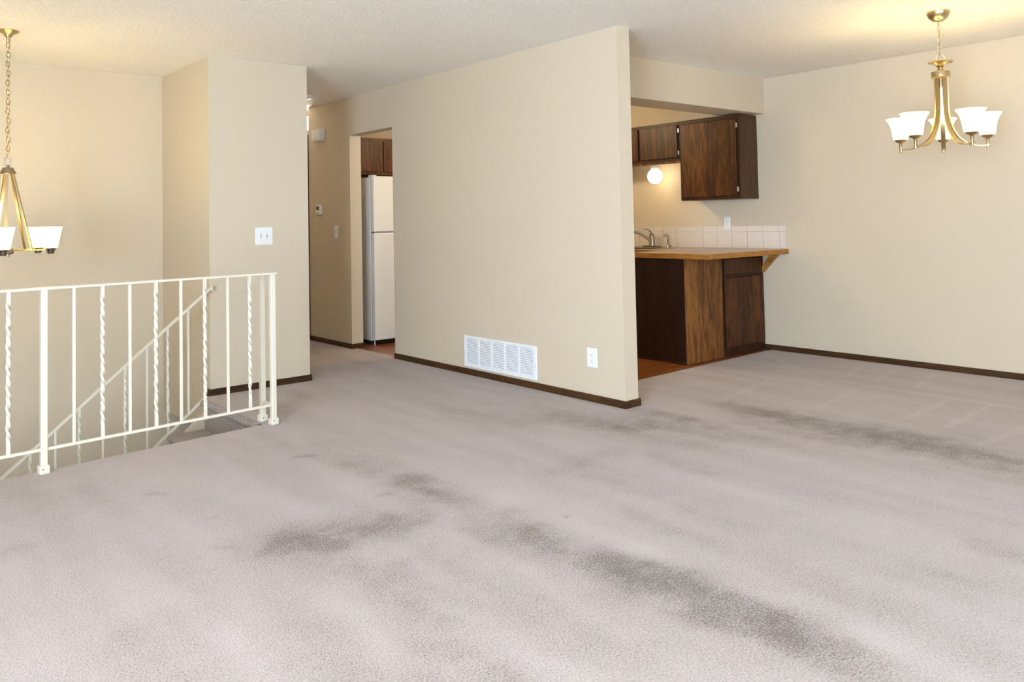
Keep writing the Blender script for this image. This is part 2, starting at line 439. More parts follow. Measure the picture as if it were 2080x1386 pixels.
def edge_y(x):                            # opening of the stairwell, running along the guard rail
    return 4.548 + 0.0975 * x
def soil_sheen_at(P):
    X, Y = P[:, 0], P[:, 1]
    out = np.zeros(len(P))
    for S, sgn, am in ((STAINS, 1.0, 1.0), (STREAKS, -0.62, 0.15)):
        wx = X + am * (0.016 * np.sin(Y * 9.1 + X * 3.0) + 0.010 * np.sin(X * 27 + Y * 15))
        wy = Y + am * (0.016 * np.sin(X * 8.3 - Y * 4.0) + 0.010 * np.sin(Y * 25 - X * 16))
        acc = np.zeros(len(P))
        for x0, y0, x1, y1, wd, st in S:
            dx, dy = x1 - x0, y1 - y0
            L2 = dx * dx + dy * dy + 1e-9
            t = np.clip(((wx - x0) * dx + (wy - y0) * dy) / L2, 0, 1)
            d2 = (wx - x0 - t * dx) ** 2 + (wy - y0 - t * dy) ** 2
            g = 0.62 * st * np.exp(-d2 / (1.9 * wd * wd))
            acc = acc + g - acc * g * 0.6
        out += sgn * acc
    return np.clip(out, -0.5, 1.1)
fv, ff = [], []
def patch(xs, yfun, ny):
    """grid patch: columns at xs, each column from y0(x) to y1(x)"""
    b = len(fv); nx = len(xs)
    for x in xs:
        y0, y1 = yfun(x)
        for j in range(ny + 1): fv.append((x, y0 + (y1 - y0) * j / ny, 0.0))
    for i in range(nx - 1):
        for j in range(ny):
            a = b + i * (ny + 1) + j
            ff.append((a, a + ny + 1, a + ny + 2, a + 1))
ls = lambda a, b, st: list(np.linspace(a, b, max(2, int(round((b - a) / st)) + 1)))
ST = 0.022
patch(ls(XL, 0.0, 0.1), lambda x: (YK, edge_y(x)), 60)
patch(ls(0.0, 2.05, ST), lambda x: (0.2, edge_y(x)), 200)
patch(ls(0.0, 2.05, 0.1), lambda x: (YK, 0.2), 18)
patch(ls(2.05, 3.88, ST), lambda x: (0.2, 5.90), 260)
patch(ls(2.05, 3.88, 0.1), lambda x: (YK, 0.2), 18)
patch(ls(3.88, XR, ST), lambda x: (0.2, 3.99 + 0.03 * (x - 3.88)), 172)
patch(ls(3.88, XR, 0.1), lambda x: (YK, 0.2), 18)
patch(ls(XB - 0.05, 3.88, ST), lambda x: (5.90, 7.9), 90)
patch(ls(XB - 0.05, 5.1, 0.1), lambda x: (7.9, YHALL), 14)
patch(ls(XN + 0.034, 2.05, ST), lambda x: (edge_y(x), 5.81), 50)
me = bpy.data.meshes.new('floor')
me.from_pydata(fv, [], ff)
at = me.attributes.new('soil_sheen', 'FLOAT', 'POINT')
at.data.foreach_set('value', soil_sheen_at(np.array(fv)).astype(np.float32))
me.materials.append(M['carpet'])
floor = struct(link('floor', me))
# body of the floor under the carpet
w = MB()
w.box(XL, 2.05, YK, 4.50, -0.26, -0.012); w.box(2.05, XC, YK, YB, -0.26, -0.012); w.box(XB, 5.1, 5.6, YHALL, -0.26, -0.012)
w.box(XC, XR, YK, YKIT, -0.26, -0.030); w.box(X1 + 0.01, XB + 0.1, YB, YHALL, -0.26, -0.012)
struct(w.build('floor_slab', M['grout']))
# carpet rolled over the edge of the stairwell
w = MB()
sec = [(0, 0.0), (0.012, -0.004), (0.020, -0.014), (0.020, -0.26), (0.0, -0.26)]
n = 12
for k in range(n):
    xa, xb = XL + (XN - XL) * k / n, XL + (XN - XL) * (k + 1) / n
    ya, yb = edge_y(xa), edge_y(xb)
    v = [(xa, ya + s[0], s[1]) for s in sec] + [(xb, yb + s[0], s[1]) for s in sec]
    w.add(v, [(i, i + 1, 6 + i, 5 + i) for i in range(4)])
struct(w.build('trim_1', M['carpet_stair'], smooth=True))

# kitchen floor: one plank after the other
kf = struct(box('floor_kitchen', M['dark_panel'], (XC, XR, 3.94, YKIT, -0.028, -0.016)))
pw = 0.083
plank_mesh = {}
for r in range(int((YKIT - 3.96) / pw) + 1):
    y0 = 3.965 + r * pw
    if y0 + pw > YKIT: break
    x = 3.90 - (r * 0.37) % 0.9
    while x < XR:
        xa, xb = max(x, 3.885), min(x + 0.9, XR - 0.002)
        if xb - xa > 0.04:
            key = (round(xb - xa, 3))
            if key not in plank_mesh:
                plank_mesh[key] = MB().box(0.001, key - 0.001, 0.001, pw - 0.001, -0.012, 0).mesh('plank', M['plank'], bevel=0.0012)
            o = link('plank', plank_mesh[key], kf); o.location = (xa, y0, -0.004)
        x += 0.9

# ------------------------------------------------------------------ baseboards
def base(name, segs):
    w = MB()
    for ax, a, b, c, sgn in segs:     # axis, from, to, wall plane, outward sign
        t = 0.013
        if ax == 'y':
            x0, x1 = sorted((c, c + sgn * t))
            w.prism([(x0 if sgn > 0 else x1, -0.012), (x1 if sgn > 0 else x0, -0.012), ((x1 if sgn > 0 else x0), HB - 0.006), ((x1 if sgn > 0 else x0) - sgn * 0.004, HB), ((x0 if sgn > 0 else x1), HB)], 'y', a, b)
        else:
            y0 = c; y1 = c + sgn * t
            w.prism([(y0, -0.012), (y1, -0.012), (y1, HB - 0.006), (y1 - sgn * 0.004, HB), (y0, HB)], 'x', a, b)
    return struct(w.build(name, M['base_wood_x' if segs[0][0] == 'x' else 'base_wood']))
base('baseboard_center', [('y', YE - 0.013, YD0, XC, -1), ('x', XC, XC + TC + 0.012, YE, -1)])
base('baseboard_hall', [('y', YD1 - 0.013, 7.86, XC, -1), ('x', XC, XC + TC, YD1, -1)])
base('baseboard_right', [('y', YK, 4.12, XR, -1)])
base('baseboard_closet', [('x', X1 - 0.012, XB + 0.012, YB, -1), ('y', YB, YB + 0.06, X1, -1), ('y', YB, YHALL, XB, 1)])
base('baseboard_back', [('x', XL, XR, YK, 1)])
base('baseboard_left', [('y', YK, 4.35, XL, 1)])

# hall end: dark door casing at the corner, and a door beyond it
w = MB(); w.box(XC - 0.014, XC + TC + 0.002, 7.862, 7.93, 0, 2.16)
struct(w.build('trim_2', M['cabinet_frame'], bevel=0.002))
d1 = struct(MB().box(4.25, 4.29, 7.95, 8.80, 0.01, 2.05).build('door_1', M['cabinet'], bevel=0.002))
MB().lathe([(0.004, -0.03), (0.026, -0.026), (0.03, -0.01), (0.014, 0), (0.012, 0.02)], 14, (4.22, 8.05, 1.0)).build('door_knob', M['brass'], d1, smooth=True)

# ------------------------------------------------------------------ staircase
st = thing('staircase', 'carpeted staircase going down beyond the cream guard rail', 'staircase', (XN, 5.2, 0))
RISE, RUN, YA, YZ = 0.200, 0.222, -0.42, 0.525
def step_prof(back):         # rounded nosing, seen from the side
    z = 0.0
    pts = [(back, z), (0.03, z)]
    for k in range(7):
        a = math.pi / 2 + math.pi * k / 6
        pts.append((0.024 + 0.024 * math.cos(a), z - 0.024 + 0.024 * math.sin(a)))
    return pts + [(0.016, -0.056), (0.022, -0.10), (0.026, -RISE - 0.01), (back, -RISE - 0.01)]
pm0 = MB().prism(step_prof(0.036), 'y', YA, YZ).mesh('step', M['carpet_stair'], smooth=True)
pm1 = MB().prism(step_prof(RUN + 0.040), 'y', YA, YZ).mesh('step', M['carpet_stair'], smooth=True)
for k in range(7):
    o = link('step', pm1 if k else pm0, st); o.location = (-k * RUN, 0, -k * RISE)
w = MB().prism([(0.05, -0.30), (0.05, -0.06), (-6 * RUN, -6 * RISE - 0.06), (-6 * RUN, -6 * RISE - 0.35)], 'y', YZ - 0.02, YZ - 0.001)
w.build('stringer', M['wall'], st)
struct(box('floor_landing', M['carpet_stair'], (XL, XN - 6 * RUN - 0.1, 4.30, YF, -1.62, -1.42)))
struct(box('floor_basement', M['carpet_stair'], (XL, 4.2, 4.30, YF, -2.85, -2.75)))
struct(box('wall_stringer', M['wall'], (X1, 4.2, YB - 0.03, YB + 0.06, -2.75, -0.27)))

# ------------------------------------------------------------------ cream iron guard rail on the carpet edge
def twist_bar(w, p0, p1, a=0.0085, b=0.0062, turns=None, plain_end=0.05, dx=0.0):
    p0, p1 = Vector(p0), Vector(p1); ln = (p1 - p0).length
    n = max(8, int(ln / 0.012)); path, tw = [], []
    for i in range(n + 1):
        s = i / n * ln
        u = min(max((s - plain_end) / max(ln - 2 * plain_end, 0.01), 0), 1)
        ang = u * math.pi * round((ln - 2 * plain_end) / 0.10)
        path.append(p0 + (p1 - p0) * (i / n) + Vector((0.0012 * math.sin(2 * ang), 0, 0))); tw.append(ang)
    w.sweep(path, [(-a, -b), (a, -b), (a, b), (-a, b)], up=(0, 1, 0), twist=tw)
    return w
gr = thing('guard_railing', 'cream iron guard railing standing on the carpet edge', 'railing', (2.043, 4.702, 0), math.radians(5.569))
ZT, ZL = 0.905, 0.117
cr = M['cream_iron']
def post(name, x, y, top=ZT):
    p = MB().box(x - 0.0155, x + 0.0155, y - 0.0155, y + 0.0155, 0.0, top).build(name, cr, gr, bevel=0.003)
    f = MB().box(x - 0.024, x + 0.024, y - 0.024, y + 0.024, 0.0, 0.040).build('post_shoe', cr, p, bevel=0.004)
    MB().lathe([(0.006, 0), (0.006, 0.004), (0.003, 0.006)], 8, (x - 0.010, y - 0.024, 0.022)).build('set_screw', M['grey_plastic'], p)
post('post', 0.0, 0.0); post('post', -0.003, 0.125); post('post', -1.247, 0.0); post('post', -2.50, 0.0)
w = MB(); w.sweep([(-3.2, 0, ZT + 0.004), (0.026, 0, ZT + 0.004)], [(-0.017, -0.004), (0.017, -0.004), (0.017, 0.004), (0.012, 0.008), (-0.012, 0.008), (-0.017, 0.004)])
w.build('top_rail', cr, gr)
w = MB(); w.box(-0.020, 0.014, -0.012, 0.145, ZT - 0.002, ZT + 0.011); w.build('return_rail', cr, gr, bevel=0.003)
box('bottom_rail', cr, (-3.2, 0.0, -0.008, 0.008, ZL - 0.007, ZL + 0.008), gr, bevel=0.002)
box('return_bottom_rail', cr, (-0.009, 0.007, 0.0, 0.125, ZL - 0.007, ZL + 0.008), gr, bevel=0.002)
xs = [-0.149 - 0.1372 * i for i in range(8)]
straight = MB().box(-0.0072, 0.0072, -0.0072, 0.0072, ZL + 0.005, ZT).mesh('baluster', cr, bevel=0.0015)
twisted = twist_bar(MB(), (0, 0, ZL + 0.005), (0, 0, ZT)).mesh('baluster', cr, smooth=True)
allx = xs + [-1.401 - 0.1372 * i for i in range(8)] + [-2.64 - 0.1372 * i for i in range(4)]
for i, x in enumerate(allx):
    tw = (i % 2 == 0)
    o = link('baluster', twisted if tw else straight, gr); o.location = (x, 0, 0)

# ------------------------------------------------------------------ sloping stair railing on the far side of the flight
YS = 5.750
sr = thing('stair_railing', 'cream iron stair railing sloping down to the left behind the guard rail', 'railing', (2.03, YS, 0))
SL = 0.838
tz = lambda x: 0.757 + SL * x
lz = lambda x: tz(x) - 0.725
w = MB(); w.sweep([(-2.4, 0, tz(-2.4)), (0.012, 0, tz(0.012))], [(-0.012, -0.007), (0.012, -0.007), (0.012, 0.007), (-0.012, 0.007)]); w.build('top_rail', cr, sr)
w = MB(); w.sweep([(-2.4, 0, lz(-2.4)), (-0.02, 0, lz(-0.02))], [(-0.008, -0.007), (0.008, -0.007), (0.008, 0.007), (-0.008, 0.007)]); w.build('bottom_rail', cr, sr)
MB().box(0.014, 0.026, -0.012, 0.012, tz(0) - 0.012, tz(0) + 0.026).build('wall_plate', cr, sr, bevel=0.003)
s2 = MB().prism([(-0.0065, lz(-0.0065) - lz(0)), (0.0065, lz(0.0065) - lz(0)), (0.0065, tz(0.0065) - lz(0)), (-0.0065, tz(-0.0065) - lz(0))], 'y', -0.0065, 0.0065).mesh('baluster', cr)
t2 = twist_bar(MB(), (0, 0, 0), (0, 0, 0.725), 0.0078, 0.0055).mesh('baluster', cr, smooth=True)
for i in range(16):
    x = 1.885 - 2.03 - 0.136 * i
    o = link('baluster', t2 if i % 2 else s2, sr); o.location = (x, 0, lz(x))

# ------------------------------------------------------------------ chandeliers
def link_mesh(h=0.0185, w_=0.0115, r=0.0026):
    path = []
    for k in range(16):
        a = 2 * math.pi * k / 16
        path.append((w_ * math.cos(a) * (1 if abs(math.cos(a)) < .99 else 1), 0, h * math.sin(a)))
    return MB().tube(path, r, 6, closed=True, up=(0, 1, 0)).mesh('chain_link', M['brass'], smooth=True)
LINK = link_mesh()
def chain(parent, z0, z1):
    ch = MB().tube([(0.003 * math.sin(k), 0.003 * math.cos(k * 1.7), z0 + (z1 - z0) * k / 24) for k in range(25)], 0.0016, 6).build('chain_cord', M['brass'], parent, smooth=True)
    n = int(round((z0 - z1) / 0.0290)); 
    for k in range(n):
        o = link('chain_link', LINK, ch)
        o.location = (0.0025 * math.sin(k * 1.3), 0.0025 * math.cos(k * 2.1), z0 + (z1 - z0) * (k + 0.5) / n)
        o.rotation_euler = (0, 0.10 * math.sin(k * 2.3), (k % 2) * math.pi / 2 + 0.35)
def dir_angle(root, phi):    # angle measured across the line of sight, then towards depth
    return math.atan2(root.location.y, root.location.x) - math.pi / 2 + math.radians(phi)
WARM = (1.0, 0.79, 0.40)

# dining chandelier: five swept arms with bell shades
c1 = thing('chandelier', 'brass chandelier with five upturned bell shades over the dining corner', 'chandelier', (5.221, 2.058, 0))
br = M['brass']
MB().lathe([(0.005, 2.378), (0.030, 2.382), (0.052, 2.400), (0.066, 2.425), (0.066, H)], 28).build('canopy', br, c1, smooth=True)
chain(c1, 2.382, 2.170)
DL = dir_angle(c1, 0)
MB().tube([(0.023 * math.cos(a) * math.cos(DL), 0.023 * math.cos(a) * math.sin(DL), 2.150 + 0.023 * math.sin(a)) for a in [2 * math.pi * k / 20 for k in range(20)]], 0.0028, 6, closed=True, up=(math.sin(DL), -math.cos(DL), 0)).build('loop', br, c1, smooth=True)
MB().lathe([(0.070, 2.124), (0.068, 2.129), (0.060, 2.128), (0.034, 2.112), (0.014, 2.090), (0.012, 2.082), (0.026, 2.072), (0.052, 2.066), (0.010, 2.064)][::-1], 28, cap=False).lathe([(0.004, 2.09), (0.010, 2.10), (0.010, 2.126), (0.004, 2.13)], 10).build('dish', br, c1, smooth=True)
MB().lathe([(0.010, 2.066), (0.052, 2.066), (0.054, 2.060), (0.054, 2.030), (0.048, 2.026), (0.010, 2.026)], 28).build('collar', br, c1, smooth=True)
ARM_R = 0.252
arm = MB()
pth = [(0.034, 0, 2.03), (0.034, 0, 1.95), (0.034, 0, 1.87), (0.036, 0, 1.81), (0.044, 0, 1.755), (0.060, 0, 1.705), (0.086, 0, 1.660), (0.120, 0, 1.628), (0.155, 0, 1.608), (0.190, 0, 1.600), (0.225, 0, 1.600), (ARM_R + 0.006, 0, 1.604)]
arm.sweep(pth, [(-0.013, -0.004), (0.013, -0.004), (0.013, 0.004), (-0.013, 0.004)], up=(0.3, 0, 1))
ARM = arm.mesh('arm', br, smooth=True)
CUP = MB().lathe([(0.006, 1.582), (0.009, 1.584), (0.009, 1.640), (0.013, 1.646), (0.028, 1.652), (0.036, 1.664), (0.034, 1.668), (0.010, 1.668)], 20).mesh('cup', M['brass'], smooth=True)
bell = [(0.032, 1.664), (0.042, 1.667), (0.046, 1.690), (0.050, 1.720), (0.057, 1.750), (0.068, 1.776), (0.080, 1.794), (0.083, 1.799), (0.080, 1.800), (0.066, 1.780), (0.054, 1.752), (0.047, 1.722), (0.043, 1.692), (0.036, 1.672)]
BELL = MB().lathe(bell, 28, cap=False).mesh('shade', M['shade_bell'], smooth=True)
BULB = MB().lathe([(0.010, 0.0), (0.012, 0.02), (0.020, 0.045), (0.022, 0.06), (0.016, 0.078), (0.003, 0.086)], 14).mesh('bulb', M['bulb'], smooth=True)
for phi in (18, 90, 162, 234, 306):
    a = dir_angle(c1, phi)
    o = link('arm', ARM, c1); o.rotation_euler = (0, 0, a)
    x, y = ARM_R * math.cos(a), ARM_R * math.sin(a)
    cu = link('cup', CUP, c1); cu.location = (x, y, 0)
    sh = link('shade', BELL, c1); sh.location = (x, y, 0)
    b_ = link('bulb', BULB, sh); b_.location = (0, 0, 1.672)
    lamp('chandelier_bulb_light', (x, y, 1.785), 2.8, WARM, 0.03, c1)
MB().lathe([(0.010, 2.03), (0.012, 1.98), (0.010, 1.97)], 12).build('stem', br, c1, smooth=True)

# stairwell chandelier: five tapered square shades on flat bars
c2 = thing('chandelier', 'brass chandelier with square tapered shades and splayed rods over the stairwell', 'chandelier', (0.815, 5.761, 0))
MB().lathe([(0.006, 2.395), (0.020, 2.400), (0.024, 2.412), (0.046, 2.424), (0.060, 2.434), (0.060, H)], 28).build('canopy', br, c2, smooth=True)
MB().lathe([(0.011, 2.36), (0.012, 2.398), (0.008, 2.40)], 12).build('swivel', br, c2, smooth=True)
chain(c2, 2.362, 1.660)
w = MB(); w.box(-0.017, -0.011, -0.006, 0.006, 1.608, 1.652); w.box(0.011, 0.017, -0.006, 0.006, 1.608, 1.652); w.box(-0.017, 0.017, -0.006, 0.006, 1.646, 1.654); w.box(-0.017, 0.017, -0.006, 0.006, 1.604, 1.610)
w.build('loop', M['nickel'], c2, bevel=0.001)
MB().lathe([(0.008, 1.606), (0.010, 1.592), (0.028, 1.590), (0.030, 1.586), (0.043, 1.560), (0.046, 1.556), (0.046, 1.552), (0.010, 1.550)][::-1], 28).build('cap', M['nickel'], c2, smooth=True)
R2, ZA = 0.245, 1.082
MB().lathe([(0.004, 1.042), (0.010, 1.046), (0.010, 1.056), (0.030, 1.060), (0.034, 1.074), (0.034, 1.092), (0.012, 1.096)], 20).build('hub', M['nickel'], c2, smooth=True)
BAR = MB().box(0.02, R2, -0.006, 0.006, ZA - 0.005, ZA + 0.005).mesh('arm', br, bevel=0.001)
ROD = MB().sweep([(0.030, 0, 1.555), (0.138, 0, ZA)], [(-0.0075, -0.004), (0.0075, -0.004), (0.0075, 0.004), (-0.0075, 0.004)]).mesh('rod', br)
CUP2 = MB().lathe([(0.017, 1.056), (0.018, 1.058), (0.028, 1.086), (0.033, 1.090), (0.033, 1.094), (0.010, 1.096)], 20).mesh('cup', M['nickel'], smooth=True)
def sq_shade():
    prof = [(0.030, 1.092), (0.038, 1.094), (0.063, 1.222), (0.060, 1.222), (0.035, 1.098)]
    w = MB(); n = 24; v = []
    for r, z in prof:
        for k in range(n):
            a = 2 * math.pi * k / n
            c_, s_ = math.cos(a), math.sin(a)
            e = 0.5       # rounded square outline
            v.append((r * math.copysign(abs(c_) ** e, c_), r * math.copysign(abs(s_) ** e, s_), z))
    f = []
    for i in range(len(prof) - 1):
        for k in range(n):
            f.append((i * n + k, i * n + (k + 1) % n, (i + 1) * n + (k + 1) % n, (i + 1) * n + k))
    return w.add(v, f).mesh('shade', M['shade_square'], smooth=True)
SQ = sq_shade()
for phi in (264, 336, 48, 120, 192):
    a = dir_angle(c2, phi)
    o = link('arm', BAR, c2); o.rotation_euler = (0, 0, a)
    o = link('rod', ROD, c2); o.rotation_euler = (0, 0, a)
    x, y = R2 * math.cos(a), R2 * math.sin(a)
    cu = link('cup', CUP2, c2); cu.location = (x, y, 0); cu.rotation_euler = (0, 0, a)
    sh = link('shade', SQ, c2); sh.location = (x, y, 0); sh.rotation_euler = (0, 0, dir_angle(c2, 0))
    b_ = link('bulb', BULB, sh); b_.location = (0, 0, 1.10)
    lamp('chandelier_bulb_light', (x, y, 1.205), 3.6, WARM, 0.03, c2)

# ------------------------------------------------------------------ wall fittings
wp = M['white_plastic']
def plate_y(name, label, cat, X, y0, y1, z0, z1, kind, t=0.006):
    """plate on a wall facing -X"""
    th = thing(name, label, cat, (X, (y0 + y1) / 2, (z0 + z1) / 2))
    hy, hz = (y1 - y0) / 2, (z1 - z0) / 2
    MB().box(-t, 0, -hy, hy, -hz, hz).build('cover_plate', wp, th, bevel=0.003)
    if kind == 'outlet':
        for s in (-1, 1):
            z = s * 0.0195
            r = MB().prism([(0.016 * math.cos(a), max(-0.0125, min(0.0125, 0.017 * math.sin(a)))) for a in [2 * math.pi * k / 20 for k in range(20)]], 'x', -t - 0.003, -t + 0.001).build('receptacle', wp, th)
            r.location = (0, 0, z)
            MB().box(-t - 0.0035, -t - 0.002, -0.0075, -0.0055, -0.001, 0.007).box(-t - 0.0035, -t - 0.002, 0.0055, 0.0075, -0.001, 0.006).build('slot', M['slot_grey'], r)
            MB().box(-t - 0.0035, -t - 0.002, -0.0022, 0.0022, -0.0095, -0.005).build('ground_hole', M['slot_grey'], r)
        MB().box(-t - 0.001, -t + 0.001, -0.003, 0.003, -0.003, 0.003).build('screw', M['chrome'], th)
    else:
        MB().box(-t - 0.001, -t + 0.001, -0.006, 0.006, -0.013, 0.013).build('toggle_frame', M['vent_white'], th)
        MB().prism([(-t, -0.006), (-t - 0.014, 0.006), (-t - 0.012, 0.010), (-t, 0.006)], 'y', -0.004, 0.004).build('toggle', wp, th)
        for s in (-1, 1): MB().box(-t - 0.001, -t + 0.001, -0.003, 0.003, s * 0.030 - 0.003, s * 0.030 + 0.003).build('screw', M['chrome'], th)
    return th
plate_y('wall_outlet', 'white duplex outlet low on the partition beside the return air vent', 'outlet', XC, 3.704, 3.799, 0.222, 0.352, 'outlet')
plate_y('wall_outlet', 'white duplex outlet above the tiled backsplash under the upper cabinet', 'outlet', XR, 4.453, 4.522, 1.083, 1.197, 'outlet', 0.012)
plate_y('light_switch', 'single white toggle switch on the hall wall left of the kitchen doorway', 'switch', XC, 7.222, 7.302, 1.065, 1.192, 'switch')
th = thing('light_switch', 'wide white double toggle switch on the closet wall', 'switch', (2.461, YB, 1.125))
MB().box(-0.068, 0.068, -0.006, 0, -0.066, 0.066).build('cover_plate', wp, th, bevel=0.003)
for s in (-1, 1):
    x = s * 0.023
    MB().box(x - 0.006, x + 0.006, -0.0075, -0.005, -0.013, 0.013).build('toggle_frame', M['slot_grey'] if False else M['grey_plastic'], th)
    MB().prism([(-0.006, -s * 0.006), (-0.018, s * 0.006), (-0.016, s * 0.010), (-0.006, s * 0.006)], 'x', x - 0.0045, x + 0.0045).build('toggle', wp, th)
    for q in (-1, 1): MB().box(x - 0.003, x + 0.003, -0.0075, -0.005, q * 0.030 - 0.003, q * 0.030 + 0.003).build('screw', M['grey_plastic'], th)
# door chime and thermostat in the hall
th = thing('door_chime', 'white box door chime high on the hall wall above the thermostat', 'chime', (XC, 7.59, 2.12))
MB().box(-0.055, 0, -0.10, 0.10, -0.058, 0.058).build('housing', wp, th, bevel=0.004)
MB().box(-0.058, -0.054, -0.085, 0.085, -0.045, 0.045).build('speaker_panel', M['vent_white'], th, bevel=0.002)
th = thing('thermostat', 'small white thermostat with a dark screen on the hall wall', 'thermostat', (XC, 7.61, 1.356))
MB().box(-0.028, 0, -0.048, 0.048, -0.052, 0.052).build('housing', wp, th, bevel=0.003)
MB().box(-0.030, -0.027, -0.028, 0.028, -0.005, 0.036).build('screen', M['screen'], th)
for k in (-1, 0, 1): MB().box(-0.031, -0.027, k * 0.018 - 0.006, k * 0.018 + 0.006, -0.034, -0.026).build('button', M['grey_plastic'], th)
# return air vent
th = thing('return_air_vent', 'white louvred return air grille low on the long partition', 'vent', (XC, 4.727, 0.184))
hy, hz = 0.428, 0.121
cols = 5
MB().box(-0.002, 0, -hy + 0.01, hy - 0.01, -hz + 0.01, hz - 0.01).build('vent_shade_sheet', M['dark'], th)  # thin near-black sheet, paints the shade behind the louvres
fr = MB()
fr.box(-0.010, 0, -hy, hy, hz - 0.020, hz); fr.box(-0.010, 0, -hy, hy, -hz, -hz + 0.026)
fr.box(-0.010, 0, -hy, -hy + 0.036, -hz + 0.026, hz - 0.020); fr.box(-0.010, 0, hy - 0.026, hy, -hz + 0.026, hz - 0.020)
fr.build('frame', M['vent_white'], th, bevel=0.0015)
y_a, y_b = -hy + 0.036, hy - 0.026
cw = (y_b - y_a) / cols
for k in range(1, cols):
    y = y_a + k * cw
    MB().box(-0.010, 0, y - 0.011, y + 0.011, -hz + 0.026, hz - 0.020).build('mullion', M['vent_white'], th)
rows = 16
rz_ = (2 * hz - 0.046) / rows
lou = MB().prism([(-0.0098, -0.0048), (-0.0088, -0.0052), (-0.0032, 0.0036), (-0.0043, 0.0040)], 'y', -cw / 2, cw / 2).mesh('louver', M['vent_white'])
for c in range(cols):
    for r in range(rows):
        o = link('louver', lou, th); o.location = (0, y_a + (c + 0.5) * cw, -hz + 0.026 + (r + 0.5) * rz_)
for y, z in ((-hy + 0.013, -0.02), (0.0, hz - 0.010), (hy - 0.013, -0.02)):
    s_ = MB().lathe([(0.005, 0), (0.004, 0.002), (0.001, 0.003)], 10).build('screw', M['chrome'], th)
    s_.location = (-0.010, y, z); s_.rotation_euler = (0, -math.pi / 2, 0)
# hall lamp with brass cap
hl = thing('hall_lamp', 'lit glass ceiling lamp with brass cap at the far end of the hall', 'lamp', (3.935, 8.05, 0))
MB().lathe([(0.03, 2.36), (0.055, 2.37), (0.06, 2.42), (0.06, H)], 20).build('cap', M['brass'], hl, smooth=True)
MB().lathe([(0.02, 2.23), (0.05, 2.235), (0.055, 2.25), (0.055, 2.35), (0.04, 2.362)], 20).build('glass_shade', M['hall_glass'], hl, smooth=True)
# smoke detector on the hall ceiling
sd = thing('smoke_detector', 'round white smoke detector on the hall ceiling', 'detector', (3.455, 7.10, H))
MB().lathe([(0.02, -0.034), (0.045, -0.032), (0.055, -0.018), (0.058, 0)], 24).build('housing', wp, sd, smooth=True)
MB().lathe([(0.004, -0.037), (0.008, -0.036), (0.008, -0.033)], 10).build('test_button', M['grey_plastic'], sd)

# ------------------------------------------------------------------ kitchen
cab, cfr = M['cabinet'], M['cabinet_frame']
def hinge(parent, x, y, z, face):
    h = MB().tube([(0, 0, -0.022), (0, 0, 0.022)], 0.004, 8, up=(0, 1, 0))
    h.box(-0.001, 0.001, -0.011, 0.011, -0.018, 0.018)
    o = h.build('hinge', M['chrome'], parent); o.location = (x, y, z)
    if face == 'y': o.rotation_euler = (0, 0, math.pi / 2)

# upper cabinets on the right wall, fronts facing the partition
XF = 6.150
uc = thing('upper_cabinet', 'tall dark oak wall cabinet hanging under the kitchen header', 'cabinet', (XF, 4.145, 1.357))
Yw, Zw = 0.652, 0.757
MB().box(0.016, XR - XF, 0, Yw, 0, Zw).build('body', M['side_panel'], uc)
w = MB(); w.box(0, 0.018, 0, 0.030, 0, Zw); w.box(0, 0.018, Yw - 0.034, Yw, 0, Zw); w.box(0, 0.018, 0.030, Yw - 0.034, 0, 0.035); w.box(0, 0.018, 0.030, Yw - 0.034, Zw - 0.035, Zw)
w.build('face_frame', cfr, uc, bevel=0.001)
dr = MB().box(-0.018, -0.001, 0.024, Yw - 0.028, 0.030, Zw - 0.040).build('door', cab, uc, bevel=0.003)
hinge(dr, -0.008, 0.019, 0.085, 'x'); hinge(dr, -0.008, 0.019, Zw - 0.10, 'x')
MB().box(-0.004, 0.02, 0, Yw, Zw - 0.012, Zw).build('top_trim', cfr, uc)

us = thing('upper_cabinet', 'short dark oak wall cabinet over the sink with globe light below', 'cabinet', (XF, 4.800, 1.742))
Ys, Zs = 1.30, 0.372
MB().box(0.016, XR - XF, 0, Ys, 0, Zs).build('body', M['side_panel'], us)
w = MB(); w.box(0, 0.018, 0, 0.010, 0, Zs); w.box(0, 0.018, Ys - 0.03, Ys, 0, Zs); w.box(0, 0.018, 0.01, Ys - 0.03, 0, 0.035); w.box(0, 0.018, 0.01, Ys - 0.03, Zs - 0.032, Zs); w.box(0, 0.018, 0.465, 0.51, 0.035, Zs - 0.032)
w.build('face_frame', cfr, us, bevel=0.001)
for a, b, hy_ in ((0.018, 0.470, 0.012), (0.505, 0.965, 0.97)):
    d_ = MB().box(-0.018, -0.001, a, b, 0.030, Zs - 0.030).build('door', cab, us, bevel=0.003)
    hinge(d_, -0.008, hy_, 0.075, 'x'); hinge(d_, -0.008, hy_, Zs - 0.085, 'x')
MB().box(-0.003, 0.030, 0, Ys, -0.022, 0.0).build('light_rail', M['oak_panel'], us)

gl = thing('globe_light', 'round white globe bulb lamp under the short cabinet above the sink', 'lamp', (6.235, 5.180, 1.718))
MB().lathe([(0.036, -0.000), (0.040, -0.004), (0.040, -0.032), (0.034, -0.036), (0.010, -0.036)][::-1], 20).build('lamp_holder', M['white_plastic'], gl, smooth=True)
prof = [(0.074 * math.sin(a), -0.104 + 0.074 * math.cos(a)) for a in [math.pi - math.pi * k / 18 * 0.86 for k in range(19)]]
prof[0] = (0.002, prof[0][1])
MB().lathe(prof, 28).build('globe', M['globe'], gl, smooth=True)

